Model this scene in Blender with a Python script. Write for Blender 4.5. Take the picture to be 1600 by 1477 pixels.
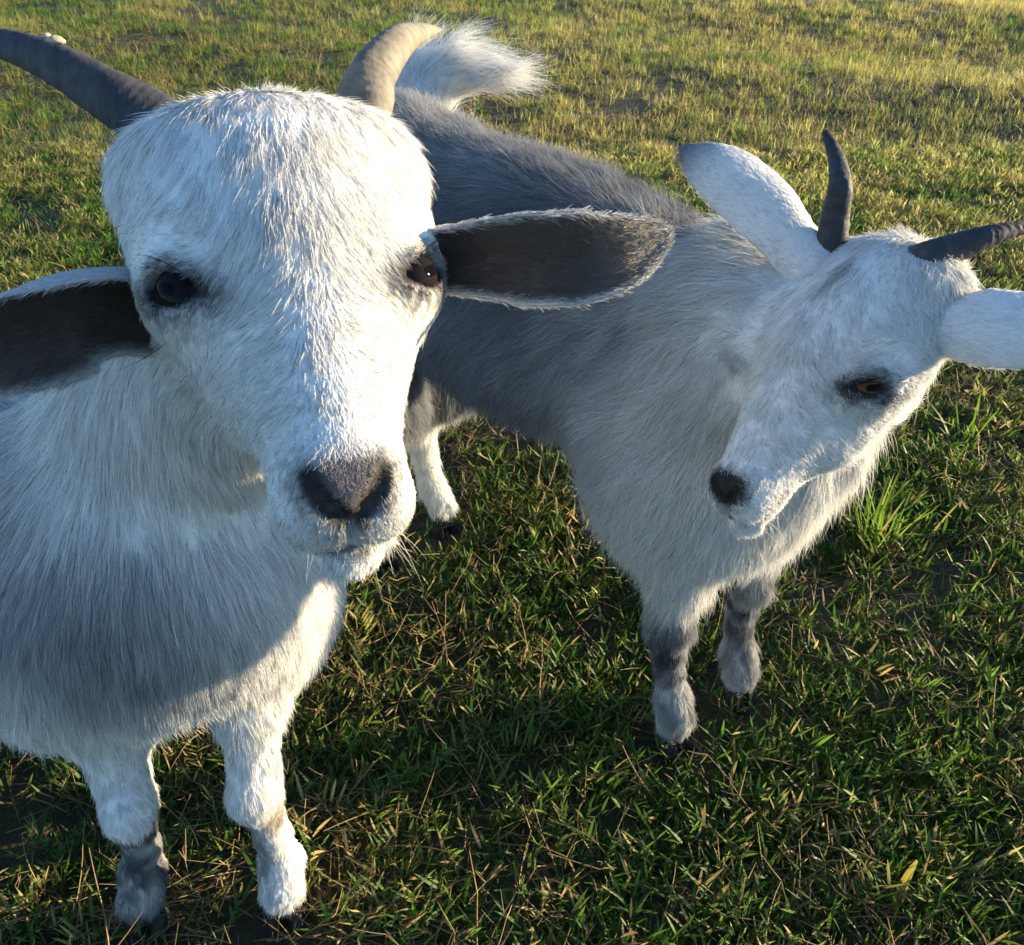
import bpy, math, time
import numpy as np
from mathutils import Vector, Matrix
T0 = time.time()
rng = np.random.default_rng(7)
for o in list(bpy.data.objects): bpy.data.objects.remove(o)
SC = bpy.context.scene
COL = SC.collection

# ------------------------------------------------------------------ camera
CAM_H, PITCH = 0.85, math.radians(35)
cam = bpy.data.cameras.new('camera')
cam.sensor_width = 36; cam.lens = 33.75; cam.clip_start = .02; cam.clip_end = 400
cam.dof.use_dof = True; cam.dof.focus_distance = .62; cam.dof.aperture_fstop = 45
camo = bpy.data.objects.new('camera', cam); COL.objects.link(camo)
camo.location = (0, 0, CAM_H); camo.rotation_euler = (math.pi/2 - PITCH, 0, 0)
SC.camera = camo

# ------------------------------------------------------------------ sky and sun
SUN_EL, SUN_AZ = math.radians(8), math.radians(14.5)     # azimuth from +X towards +Y
sv = Vector((math.cos(SUN_EL)*math.cos(SUN_AZ), math.cos(SUN_EL)*math.sin(SUN_AZ), math.sin(SUN_EL)))
w = bpy.data.worlds.new('World'); SC.world = w; w.use_nodes = True
nt = w.node_tree; nt.nodes.clear()
sky = nt.nodes.new('ShaderNodeTexSky'); sky.sky_type = 'NISHITA'; sky.sun_disc = False
sky.ozone_density = 2.6; sky.dust_density = .0; sky.altitude = 1500; sky.sun_elevation = SUN_EL; sky.sun_rotation = math.pi/2 - SUN_AZ
bg = nt.nodes.new('ShaderNodeBackground'); bg.inputs['Strength'].default_value = .128
wo = nt.nodes.new('ShaderNodeOutputWorld')
nt.links.new(sky.outputs[0], bg.inputs[0]); nt.links.new(bg.outputs[0], wo.inputs[0])
sl = bpy.data.lights.new('sun', 'SUN'); sl.energy = 5.0; sl.angle = math.radians(.5); sl.color = (1, .80, .50)
so = bpy.data.objects.new('sun', sl); COL.objects.link(so)
so.rotation_euler = sv.to_track_quat('Z', 'Y').to_euler(); so.location = (3, 0, 3)
vs = SC.view_settings
vs.view_transform = 'Standard'; vs.look = 'None'; vs.gamma = 1; vs.use_curve_mapping = False; vs.exposure = 1.8
SC.render.engine = 'CYCLES'
SC.cycles.max_bounces = 14; SC.cycles.transmission_bounces = 12; SC.cycles.diffuse_bounces = 4; SC.cycles.glossy_bounces = 6
SC.cycles.use_denoising = True
SC.cycles_curves.shape = 'RIBBONS'; SC.cycles_curves.subdivisions = 2

# ------------------------------------------------------------------ small helpers
fw = np.array([0, math.cos(PITCH), -math.sin(PITCH)]); up = np.array([0, math.sin(PITCH), math.cos(PITCH)])
rt = np.array([1., 0, 0]); CP = np.array([0, 0, CAM_H])
def pt(px, py, d):                      # a point of the place, from the direction it was sighted in and its distance
    return CP + (fw + rt*(px-800)/1500 - up*(py-738.5)/1500)*d
def nrm(v): v = np.asarray(v, float); return v/np.linalg.norm(v)
def nrows(a): return a/np.maximum(np.linalg.norm(a, axis=1, keepdims=True), 1e-9)
def link(name, data, parent=None, loc=None):
    o = bpy.data.objects.new(name, data); COL.objects.link(o)
    if parent is not None: o.parent = parent
    if loc is not None: o.location = loc
    return o
def mesh_np(name, v, f, mats, col=None, smooth=True):
    """v (n,3), f list of (m,k) index arrays"""
    me = bpy.data.meshes.new(name)
    fs = f if isinstance(f, list) else [f]
    nl = sum(a.size for a in fs); nf = sum(len(a) for a in fs)
    me.vertices.add(len(v)); me.vertices.foreach_set('co', np.ascontiguousarray(v, np.float32).ravel())
    me.loops.add(nl); me.loops.foreach_set('vertex_index', np.concatenate([a.ravel() for a in fs]).astype(np.int32))
    me.polygons.add(nf)
    tot = np.concatenate([np.full(len(a), a.shape[1]) for a in fs]); st = np.concatenate([[0], np.cumsum(tot)[:-1]])
    me.polygons.foreach_set('loop_start', st.astype(np.int32))
    me.update(calc_edges=True)
    if smooth: me.polygons.foreach_set('use_smooth', np.ones(nf, bool))
    if col is not None:
        at = me.color_attributes.new('Col', 'FLOAT_COLOR', 'POINT')
        c = np.ones((len(v), 4), np.float32); c[:, :3] = col
        at.data.foreach_set('color', c.ravel())
    for m in (mats if isinstance(mats, list) else [mats]): me.materials.append(m)
    return me
def mat(name):
    m = bpy.data.materials.new(name); m.use_nodes = True
    n = m.node_tree; b = n.nodes.get('Principled BSDF'); return m, n, b
def add(n, typ, **kw):
    x = n.nodes.new(typ)
    for k, v in kw.items(): setattr(x, k, v)
    return x
def vnoise(p, scale, seed=0):
    """smooth value noise on (n,3) points, about -1..1"""
    q = p*scale + seed*17.31; i = np.floor(q).astype(np.int64); fr = q-i; fr = fr*fr*(3-2*fr)
    def h(a, b, c):
        k = (a*374761393 + b*668265263 + c*2147483647 + seed*974711) & 0xffffffff
        k = ((k ^ (k >> 13))*1274126177) & 0xffffffff
        return ((k ^ (k >> 16)) & 0xffff)/32767.5-1
    r = 0
    for a in (0, 1):
        for b in (0, 1):
            for c in (0, 1):
                wt = (fr[:, 0] if a else 1-fr[:, 0])*(fr[:, 1] if b else 1-fr[:, 1])*(fr[:, 2] if c else 1-fr[:, 2])
                r = r+wt*h(i[:, 0]+a, i[:, 1]+b, i[:, 2]+c)
    return r
def spline(P, n):
    """Catmull-Rom through rows of P"""
    P = np.asarray(P, float); Q = np.vstack([2*P[0]-P[1], P, 2*P[-1]-P[-2]]); m = len(P)-1
    t = np.linspace(0, m, n); i = np.minimum(t.astype(int), m-1); u = (t-i)[:, None]
    a, b, c, d = Q[i], Q[i+1], Q[i+2], Q[i+3]
    return .5*((2*b)+(c-a)*u+(2*a-5*b+4*c-d)*u**2+(3*b-a-3*c+d)*u**3)

# ------------------------------------------------------------------ materials
def skin_mat():
    m, n, b = mat('goat_skin')
    a = add(n, 'ShaderNodeAttribute', attribute_name='Col')
    ns = add(n, 'ShaderNodeTexNoise'); ns.inputs['Scale'].default_value = 420; ns.inputs['Detail'].default_value = 4
    bp = add(n, 'ShaderNodeBump'); bp.inputs['Strength'].default_value = .35; bp.inputs['Distance'].default_value = .001
    n.links.new(ns.outputs['Fac'], bp.inputs['Height']); n.links.new(bp.outputs[0], b.inputs['Normal'])
    n.links.new(a.outputs['Color'], b.inputs['Base Color']); b.inputs['Roughness'].default_value = .55; b.inputs['Specular IOR Level'].default_value = .22
    return m
def fur_mat(name, rough=.35):
    m, n, b = mat(name); n.nodes.remove(b)
    a = add(n, 'ShaderNodeAttribute', attribute_name='col')
    d = add(n, 'ShaderNodeBsdfDiffuse'); t = add(n, 'ShaderNodeBsdfTranslucent'); h = add(n, 'ShaderNodeBsdfHair', component='Reflection')
    h.inputs['RoughnessU'].default_value = rough; h.inputs['RoughnessV'].default_value = .6
    m1 = add(n, 'ShaderNodeMixShader'); m1.inputs[0].default_value = .30
    m2 = add(n, 'ShaderNodeMixShader'); m2.inputs[0].default_value = .07
    for q in (d, t): n.links.new(a.outputs['Color'], q.inputs['Color'])
    h.inputs['Color'].default_value = (.45, .45, .45, 1)
    n.links.new(d.outputs[0], m1.inputs[1]); n.links.new(t.outputs[0], m1.inputs[2])
    n.links.new(m1.outputs[0], m2.inputs[1]); n.links.new(h.outputs[0], m2.inputs[2])
    n.links.new(m2.outputs[0], n.nodes['Material Output'].inputs['Surface'])
    return m
def grass_mat(name, tr=.5):
    m, n, b = mat(name)
    a = add(n, 'ShaderNodeAttribute', attribute_name='Col')
    t = add(n, 'ShaderNodeBsdfTranslucent'); mx = add(n, 'ShaderNodeMixShader'); mx.inputs[0].default_value = tr
    n.links.new(a.outputs['Color'], b.inputs['Base Color']); n.links.new(a.outputs['Color'], t.inputs['Color'])
    b.inputs['Roughness'].default_value = .55; b.inputs['Specular IOR Level'].default_value = .3
    n.links.new(b.outputs[0], mx.inputs[1]); n.links.new(t.outputs[0], mx.inputs[2])
    n.links.new(mx.outputs[0], n.nodes['Material Output'].inputs['Surface'])
    return m
def horn_mat(name, dark, light, lo=0., hi=1.):
    m, n, b = mat(name)
    a = add(n, 'ShaderNodeAttribute', attribute_name='Col')
    ns = add(n, 'ShaderNodeTexNoise'); ns.inputs['Scale'].default_value = 90; ns.inputs['Detail'].default_value = 6
    mp = add(n, 'ShaderNodeMapping'); tc = add(n, 'ShaderNodeTexCoord')
    n.links.new(tc.outputs['Object'], mp.inputs[0]); mp.inputs['Scale'].default_value = (1, 1, .4)
    n.links.new(mp.outputs[0], ns.inputs['Vector'])
    r = add(n, 'ShaderNodeValToRGB'); r.color_ramp.elements[0].color = (*dark, 1); r.color_ramp.elements[1].color = (*light, 1)
    r.color_ramp.elements[0].position = .3; r.color_ramp.elements[1].position = .75
    n.links.new(ns.outputs['Fac'], r.inputs[0])
    mx = add(n, 'ShaderNodeMix', data_type='RGBA', blend_type='MULTIPLY'); mx.inputs[0].default_value = 1
    n.links.new(r.outputs[0], mx.inputs[6]); n.links.new(a.outputs['Color'], mx.inputs[7])
    n.links.new(mx.outputs[2], b.inputs['Base Color']); b.inputs['Roughness'].default_value = .68; b.inputs['Specular IOR Level'].default_value = .3
    bp = add(n, 'ShaderNodeBump'); bp.inputs['Strength'].default_value = .8; bp.inputs['Distance'].default_value = .002
    n.links.new(ns.outputs['Fac'], bp.inputs['Height']); n.links.new(bp.outputs[0], b.inputs['Normal'])
    return m
def eye_mat(name, iris_out, iris_in):
    m, n, b = mat(name)
    tc = add(n, 'ShaderNodeTexCoord'); sp = add(n, 'ShaderNodeSeparateXYZ'); n.links.new(tc.outputs['Object'], sp.inputs[0])
    def mth(op, *i):
        x = add(n, 'ShaderNodeMath', operation=op)
        for k, v in enumerate(i):
            if isinstance(v, (int, float)): x.inputs[k].default_value = v
            else: n.links.new(v, x.inputs[k])
        return x.outputs[0]
    X, Y = sp.outputs[0], sp.outputs[1]            # object space is scaled so that the ball has radius 1
    r = mth('SQRT', mth('ADD', mth('MULTIPLY', X, X), mth('MULTIPLY', Y, Y)))
    px = mth('POWER', mth('ABSOLUTE', mth('DIVIDE', X, .40)), 4.); py = mth('POWER', mth('ABSOLUTE', mth('DIVIDE', Y, .19)), 4.)
    pupil = mth('GREATER_THAN', mth('ADD', px, py), 1.)
    white = mth('GREATER_THAN', r, .80)
    ns = add(n, 'ShaderNodeTexNoise'); ns.inputs['Scale'].default_value = 6; ns.inputs['Detail'].default_value = 5
    n.links.new(tc.outputs['Object'], ns.inputs['Vector'])
    cr = add(n, 'ShaderNodeValToRGB'); cr.color_ramp.elements[0].color = (*iris_in, 1); cr.color_ramp.elements[1].color = (*iris_out, 1)
    n.links.new(mth('ADD', mth('MULTIPLY', r, .7), mth('MULTIPLY', ns.outputs['Fac'], .4)), cr.inputs[0])
    m1 = add(n, 'ShaderNodeMix', data_type='RGBA'); m1.inputs[6].default_value = (.004, .004, .006, 1)
    n.links.new(pupil, m1.inputs[0]); n.links.new(cr.outputs[0], m1.inputs[7])
    m2 = add(n, 'ShaderNodeMix', data_type='RGBA'); m2.inputs[7].default_value = (.03, .02, .018, 1)
    n.links.new(white, m2.inputs[0]); n.links.new(m1.outputs[2], m2.inputs[6])
    n.links.new(m2.outputs[2], b.inputs['Base Color']); b.inputs['Roughness'].default_value = .4; b.inputs['Specular IOR Level'].default_value = .0
    b.inputs['Coat Weight'].default_value = .09; b.inputs['Coat Roughness'].default_value = .02
    return m
M_SKIN = skin_mat(); M_FUR = fur_mat('goat_fur'); M_EARFUR = fur_mat('ear_fur', .4)
M_GRASS = grass_mat('grass_blades'); M_DRY = grass_mat('dry_stems', .25)
M_HOOF = horn_mat('hoof_horn', (.012, .011, .012), (.05, .045, .04))
M_HORN = horn_mat('horn_keratin', (.75, .75, .75), (1, 1, 1))
M_EYE1 = eye_mat('dark_eye', (.006, .006, .009), (.02, .015, .014)); M_EYE2 = eye_mat('amber_eye', (.06, .032, .010), (.10, .055, .018))

# ------------------------------------------------------------------ ground
def hgt(x, y):
    x = np.asarray(x, float); y = np.asarray(y, float)
    far = np.clip((y-1.3)/3, 0, 1) + np.clip((np.abs(x)-1.2)/3, 0, 1); far = np.clip(far, 0, 1)
    h = .011*np.sin(5.1*x+1.3*y+.4)*np.sin(4.3*y-1.1*x+1.2) + .006*np.sin(11*x+3)*np.sin(9*y+1)
    h2 = .035*np.sin(1.9*x+.7*y+1)*np.sin(2.6*y-.5*x) + .03*np.sin(.8*x-1.1*y+2) + .02*np.sin(3.7*y+.8*x)
    return h*.5 + h2*far*.7
def build_ground():
    a = np.concatenate([np.linspace(-150, -8, 24)[:-1], np.linspace(-8, -1.5, 40)[:-1], np.linspace(-1.5, 1.5, 100)[:-1], np.linspace(1.5, 8, 40)[:-1], np.linspace(8, 150, 24)])
    b = np.concatenate([np.linspace(-100, -1, 20)[:-1], np.linspace(-1, 3, 130)[:-1], np.linspace(3, 10, 70)[:-1], np.linspace(10, 200, 30)])
    X, Y = np.meshgrid(a, b, indexing='ij'); Z = hgt(X, Y)
    v = np.stack([X, Y, Z], -1).reshape(-1, 3); nx, ny = X.shape
    i = np.arange(nx*ny).reshape(nx, ny)
    f = np.stack([i[:-1, :-1], i[1:, :-1], i[1:, 1:], i[:-1, 1:]], -1).reshape(-1, 4)
    m, n, bs = mat('turf_soil')
    tc = add(n, 'ShaderNodeTexCoord'); n1 = add(n, 'ShaderNodeTexNoise'); n1.inputs['Scale'].default_value = 9; n1.inputs['Detail'].default_value = 8
    n2 = add(n, 'ShaderNodeTexNoise'); n2.inputs['Scale'].default_value = 160; n2.inputs['Detail'].default_value = 5
    for q in (n1, n2): n.links.new(tc.outputs['Object'], q.inputs['Vector'])
    r = add(n, 'ShaderNodeValToRGB'); e = r.color_ramp.elements
    e[0].position = .35; e[0].color = (.022, .017, .010, 1); e[1].position = .68; e[1].color = (.055, .058, .018, 1)
    mx = add(n, 'ShaderNodeMath', operation='ADD'); mu = add(n, 'ShaderNodeMath', operation='MULTIPLY'); mu.inputs[1].default_value = .5
    mv = add(n, 'ShaderNodeMath', operation='MULTIPLY'); mv.inputs[1].default_value = .5
    n.links.new(n1.outputs['Fac'], mu.inputs[0]); n.links.new(n2.outputs['Fac'], mv.inputs[0])
    n.links.new(mu.outputs[0], mx.inputs[0]); n.links.new(mv.outputs[0], mx.inputs[1]); n.links.new(mx.outputs[0], r.inputs[0])
    n.links.new(r.outputs[0], bs.inputs['Base Color']); bs.inputs['Roughness'].default_value = .9
    bp = add(n, 'ShaderNodeBump'); bp.inputs['Strength'].default_value = .8; bp.inputs['Distance'].default_value = .01
    n.links.new(n2.outputs['Fac'], bp.inputs['Height']); n.links.new(bp.outputs[0], bs.inputs['Normal'])
    o = link('ground', mesh_np('ground', v, f, m)); o['kind'] = 'structure'
build_ground()

# ------------------------------------------------------------------ signed distance sculpting
class Field:
    def __init__(s, lo, hi, h):
        s.lo = np.asarray(lo, float); s.h = h
        s.n = np.ceil((np.asarray(hi)-s.lo)/h).astype(int)+1
        s.f = np.full(s.n, .06, np.float32)
        s.ax = [(s.lo[i]+h*np.arange(s.n[i])).astype(np.float32) for i in range(3)]
    def box(s, lo, hi):
        a = np.clip(np.floor((np.asarray(lo)-s.lo)/s.h).astype(int), 0, s.n); b = np.clip(np.ceil((np.asarray(hi)-s.lo)/s.h).astype(int)+1, 0, s.n)
        sl = tuple(slice(a[i], b[i]) for i in range(3))
        return sl, [s.ax[i][sl[i]].reshape([-1 if j == i else 1 for j in range(3)]) for i in range(3)]
    def comb(s, sl, d, k, cut):
        a = s.f[sl]
        if a.size == 0: return
        if cut: a, d = -a, d
        hh = np.maximum(k-np.abs(a-d), 0)/k
        r = np.minimum(a, d)-hh*hh*k*.25
        s.f[sl] = -r if cut else r
    def ell(s, c, r, R=None, k=.01, cut=False):
        c = np.asarray(c, float); r = np.asarray(r, float)*np.ones(3); R = np.eye(3) if R is None else np.asarray(R)
        ext = np.abs(R)@r + k + 2*s.h
        sl, (X, Y, Z) = s.box(c-ext, c+ext)
        q = [(X-c[0])*R[0, i]+(Y-c[1])*R[1, i]+(Z-c[2])*R[2, i] for i in range(3)]
        k0 = np.sqrt(sum((q[i]/r[i])**2 for i in range(3)))
        k1 = np.sqrt(sum((q[i]/r[i]**2)**2 for i in range(3)))
        s.comb(sl, (k0*(k0-1)/np.maximum(k1, 1e-6)).astype(np.float32), k, cut)
    def cap(s, a, b, ra, rb, k=.01, u=None, su=1., cut=False):
        """tapered capsule; optional squash: half-width along u is su times the radius"""
        a = np.asarray(a, float); b = np.asarray(b, float); rm = max(ra, rb)*max(1, su)+k+2*s.h
        sl, (X, Y, Z) = s.box(np.minimum(a, b)-rm, np.maximum(a, b)+rm)
        P = [X-a[0], Y-a[1], Z-a[2]]; B = b-a
        if u is not None:
            u = nrm(u); g = 1-1/su
            t = P[0]*u[0]+P[1]*u[1]+P[2]*u[2]
            P = [P[i]-g*t*u[i] for i in range(3)]; B = B-g*(B@u)*u
        L2 = B@B
        h = np.clip((P[0]*B[0]+P[1]*B[1]+P[2]*B[2])/L2, 0, 1)
        d = np.sqrt((P[0]-h*B[0])**2+(P[1]-h*B[1])**2+(P[2]-h*B[2])**2)-(ra+(rb-ra)*h)
        s.comb(sl, (d*min(1, su)).astype(np.float32), k, cut)
    def chain(s, pts, rad, k=.01, **kw):
        for i in range(len(pts)-1): s.cap(pts[i], pts[i+1], rad[i], rad[i+1], k, **kw)
    def mesh(s):
        f = s.f; ins = f < 0
        cnt = np.zeros(s.n-1, np.int8)
        off = [(a, b, c) for a in (0, 1) for b in (0, 1) for c in (0, 1)]
        sh = lambda A, o: A[o[0]:A.shape[0]-1+o[0], o[1]:A.shape[1]-1+o[1], o[2]:A.shape[2]-1+o[2]]
        for o in off: cnt += sh(ins, o)
        act = (cnt > 0) & (cnt < 8)
        I = np.argwhere(act); idx = np.full(act.shape, -1, np.int32); idx[act] = np.arange(len(I))
        cv = np.stack([f[I[:, 0]+o[0], I[:, 1]+o[1], I[:, 2]+o[2]] for o in off], 1)
        acc = np.zeros((len(I), 3)); num = np.zeros(len(I))
        for i in range(8):
            for j in range(i+1, 8):
                d = np.array(off[j])-np.array(off[i])
                if np.abs(d).sum() != 1: continue
                a, b = cv[:, i], cv[:, j]; c = (a < 0) != (b < 0)
                t = a[c]/(a[c]-b[c]); acc[c] += np.array(off[i])+t[:, None]*d; num[c] += 1
        V = s.lo+(I+acc/num[:, None])*s.h
        Q = []
        for ax in range(3):
            o1, o2 = (ax+1) % 3, (ax+2) % 3
            a = np.take(ins, np.arange(s.n[ax]-1), ax); b = np.take(ins, np.arange(1, s.n[ax]), ax)
            E = np.argwhere(a != b); E = E[(E[:, o1] > 0) & (E[:, o2] > 0) & (E[:, o1] < s.n[o1]-1) & (E[:, o2] < s.n[o2]-1)]
            fl = a[E[:, 0], E[:, 1], E[:, 2]]
            def g(d1, d2):
                e = E.copy(); e[:, o1] += d1; e[:, o2] += d2; return idx[e[:, 0], e[:, 1], e[:, 2]]
            q = np.stack([g(-1, -1), g(0, -1), g(0, 0), g(-1, 0)], 1)
            q[~fl] = q[~fl][:, ::-1]; Q.append(q)
        return V, np.concatenate(Q)

def vert_normals(V, Q):
    n = np.zeros_like(V); c = np.cross(V[Q[:, 2]]-V[Q[:, 0]], V[Q[:, 3]]-V[Q[:, 1]])
    for i in range(4): 
        for k in range(3): n[:, k] += np.bincount(Q[:, i], c[:, k], len(V))
    return nrows(n)

# ------------------------------------------------------------------ fur
class Guides:
    def __init__(s): s.p = []; s.d = []; s.l = []; s.a = []; s.r = []
    def add(s, p, d, length, lift=.35, reach=1.):
        s.p.append(p); s.d.append(nrm(d)); s.l.append(length); s.a.append(lift); s.r.append(reach)
    def eval(s, V, power=2.0, eps=.012):
        P = np.array(s.p, np.float32); D = np.array(s.d, np.float32); V = V.astype(np.float32)
        w = 1/(((V[:, None]-P)**2).sum(2)/np.array(s.r, np.float32)**2+eps**2)**power
        w /= w.sum(1, keepdims=True)
        return w@D, w@np.array(s.l, np.float32), w@np.array(s.a, np.float32)

def fur(name, parent, base, V, Q, N, D, L, A, C, dens, count, mat_, rad=.00016, clump=12, spread=.004, pull=.45, npt=5, curl=.12, seed=1, sink=.0015, jit=.16, sway=1., vary=.12, dark=.09):
    """strands grown on the quads Q; per-vertex direction D, length L, lift A, colour C, density dens"""
    rg = np.random.default_rng(seed)
    T = np.concatenate([Q[:, [0, 1, 2]], Q[:, [0, 2, 3]]])
    ar = np.linalg.norm(np.cross(V[T[:, 1]]-V[T[:, 0]], V[T[:, 2]]-V[T[:, 0]]), axis=1)*dens[T].mean(1)
    nc = max(1, count//clump)
    ti = rg.choice(len(T), nc, p=ar/ar.sum())
    b = rg.random((nc, 2)); fl = b.sum(1) > 1; b[fl] = 1-b[fl]; b = np.column_stack([1-b.sum(1), b])
    it = lambda X: (X[T[ti]]*(b[:, :, None] if X.ndim == 2 else b)).sum(1)
    P = it(V); n = nrows(it(N)); d = it(D); d = nrows(d-n*(d*n).sum(1, keepdims=True)); l = it(L); lift = it(A); c = it(C)
    keep = rg.random(nc) < np.clip(it(dens)*3, 0, 1)
    P, n, d, l, lift, c = [x[keep] for x in (P, n, d, l, lift, c)]; nc = len(P)
    # tufts: slowly varying swerve plus a swerve per tuft
    side = np.cross(n, d)
    sw = sway*(.25*vnoise(P, 45, seed)+.35*vnoise(P, 130, seed+3)+rg.normal(0, .13, nc))
    d = nrows(d+side*sw[:, None]); lift = lift*(1+.35*vnoise(P, 90, seed+5)); side = np.cross(n, d)
    cl = l*np.clip(1+.18*rg.normal(0, 1, nc), .5, 1.4); cb = 1+vary*rg.normal(0, 1, nc)
    R = np.repeat(np.arange(nc), clump); m = len(R)
    r = spread*np.sqrt(rg.random(m)); th = rg.random(m)*2*np.pi
    off = d[R]*(r*np.cos(th))[:, None]+side[R]*(r*np.sin(th))[:, None]
    root = P[R]+off-n[R]*np.minimum(sink, .05*l[R])[:, None]
    ln = np.maximum(cl[R]*(1+.18*rg.normal(0, 1, m)), .2*cl[R])
    dd = nrows(d[R]+side[R]*(jit*rg.normal(0, 1, m))[:, None]+n[R]*(jit*.5*rg.normal(0, 1, m))[:, None])
    lf = np.clip(lift[R]*(1+.25*rg.normal(0, 1, m)), .03, 1.4)
    ph = rg.random(m)*6.28; amp = curl*ln*rg.random(m)
    pts = np.empty((m, npt, 3), np.float32)
    pl = pull*(.6+.8*rg.random(m))
    for k in range(npt):
        u = k/(npt-1)
        q = root+dd*(ln*u*np.cos(lf))[:, None]+n[R]*(ln*np.sin(lf)*(u-.45*u*u))[:, None]
        q += side[R]*(amp*np.sin(ph+2.5*u)*u)[:, None]
        q -= off*(pl*u**1.3)[:, None]
        q[:, 2] -= (ln*.10*u*u)
        pts[:, k] = q
    hc = bpy.data.hair_curves.new(name); hc.add_curves([npt]*m)
    pts -= np.asarray(base, np.float32)
    hc.attributes['position'].data.foreach_set('vector', pts.ravel())
    ra = hc.attributes.get('radius') or hc.attributes.new('radius', 'FLOAT', 'POINT')
    prof = np.array([1, 1, .85, .6, .12]) if npt == 5 else np.interp(np.linspace(0, 1, npt), [0, .5, 1], [1, .85, .12])
    rr = (rad*(.75+.5*rg.random(m)))[:, None]*prof
    ra.data.foreach_set('value', rr.astype(np.float32).ravel())
    ca = hc.attributes.new('col', 'FLOAT_COLOR', 'POINT')
    dk = np.where(rg.random(m) < dark, .45, 1.)[:, None]; cc = np.ones((m, npt, 4), np.float32); cc[:, :, :3] = np.clip(c[R]*(cb[R]*(1+.10*rg.normal(0, 1, m)))[:, None]*dk, .004, .93)[:, None]
    ca.data.foreach_set('color', cc.ravel())
    hc.materials.append(mat_)
    o = link(name, hc, parent); o['kind'] = 'stuff'
    return o

def strands(name, parent, base, lines, mat_, r0, col):
    """a few single long hairs: whiskers, lashes"""
    hc = bpy.data.hair_curves.new(name); hc.add_curves([len(l) for l in lines])
    P = np.concatenate(lines)-np.asarray(base); hc.attributes['position'].data.foreach_set('vector', P.astype(np.float32).ravel())
    ra = hc.attributes.get('radius') or hc.attributes.new('radius', 'FLOAT', 'POINT')
    ra.data.foreach_set('value', np.concatenate([np.linspace(r0, r0*.15, len(l)) for l in lines]).astype(np.float32))
    ca = hc.attributes.new('col', 'FLOAT_COLOR', 'POINT'); c = np.ones((len(P), 4), np.float32); c[:, :3] = col
    ca.data.foreach_set('color', c.ravel()); hc.materials.append(mat_)
    o = link(name, hc, parent); o['kind'] = 'stuff'; return o

# ------------------------------------------------------------------ goat pieces
EYE_POS = np.array([4.75, 1.35, -.1]); EYE_OUT = nrm([.70, .66, -.24]); EYE_LONG = nrm([-.55, .55, -.62]); EYE_R = 1.30
class Head:
    """head frame: x to the goat's left, y out of the face, z up to the poll; unit = cm times scale"""
    def __init__(s, origin, S, L, scale, zk=.88):
        L = nrm(L); S = nrm(S); S = nrm(S-L*(S@L)); Nn = nrm(np.cross(S, -L))
        s.R = np.column_stack([S, Nn, -L]); s.o = np.asarray(origin); s.k = scale*.01; s.zk = zk; s.ep, s.eo, s.el, s.nose = EYE_POS, EYE_OUT, EYE_LONG, 1.; s.hide = False
    def p(s, x, y, z): return s.o+s.R@(np.array([x, y, z*s.zk])*s.k)
    def v(s, x, y, z): return s.R@np.array([x, y, z], float)
    def local(s, P): return ((P-s.o)@s.R)/s.k/np.array([1, 1, s.zk])

def rot_from(x, zdir):
    """columns: long axis x, cross, outward zdir"""
    z = nrm(zdir); x = nrm(np.asarray(x)-z*(np.asarray(x)@z)); return np.column_stack([x, np.cross(z, x), z])

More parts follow.
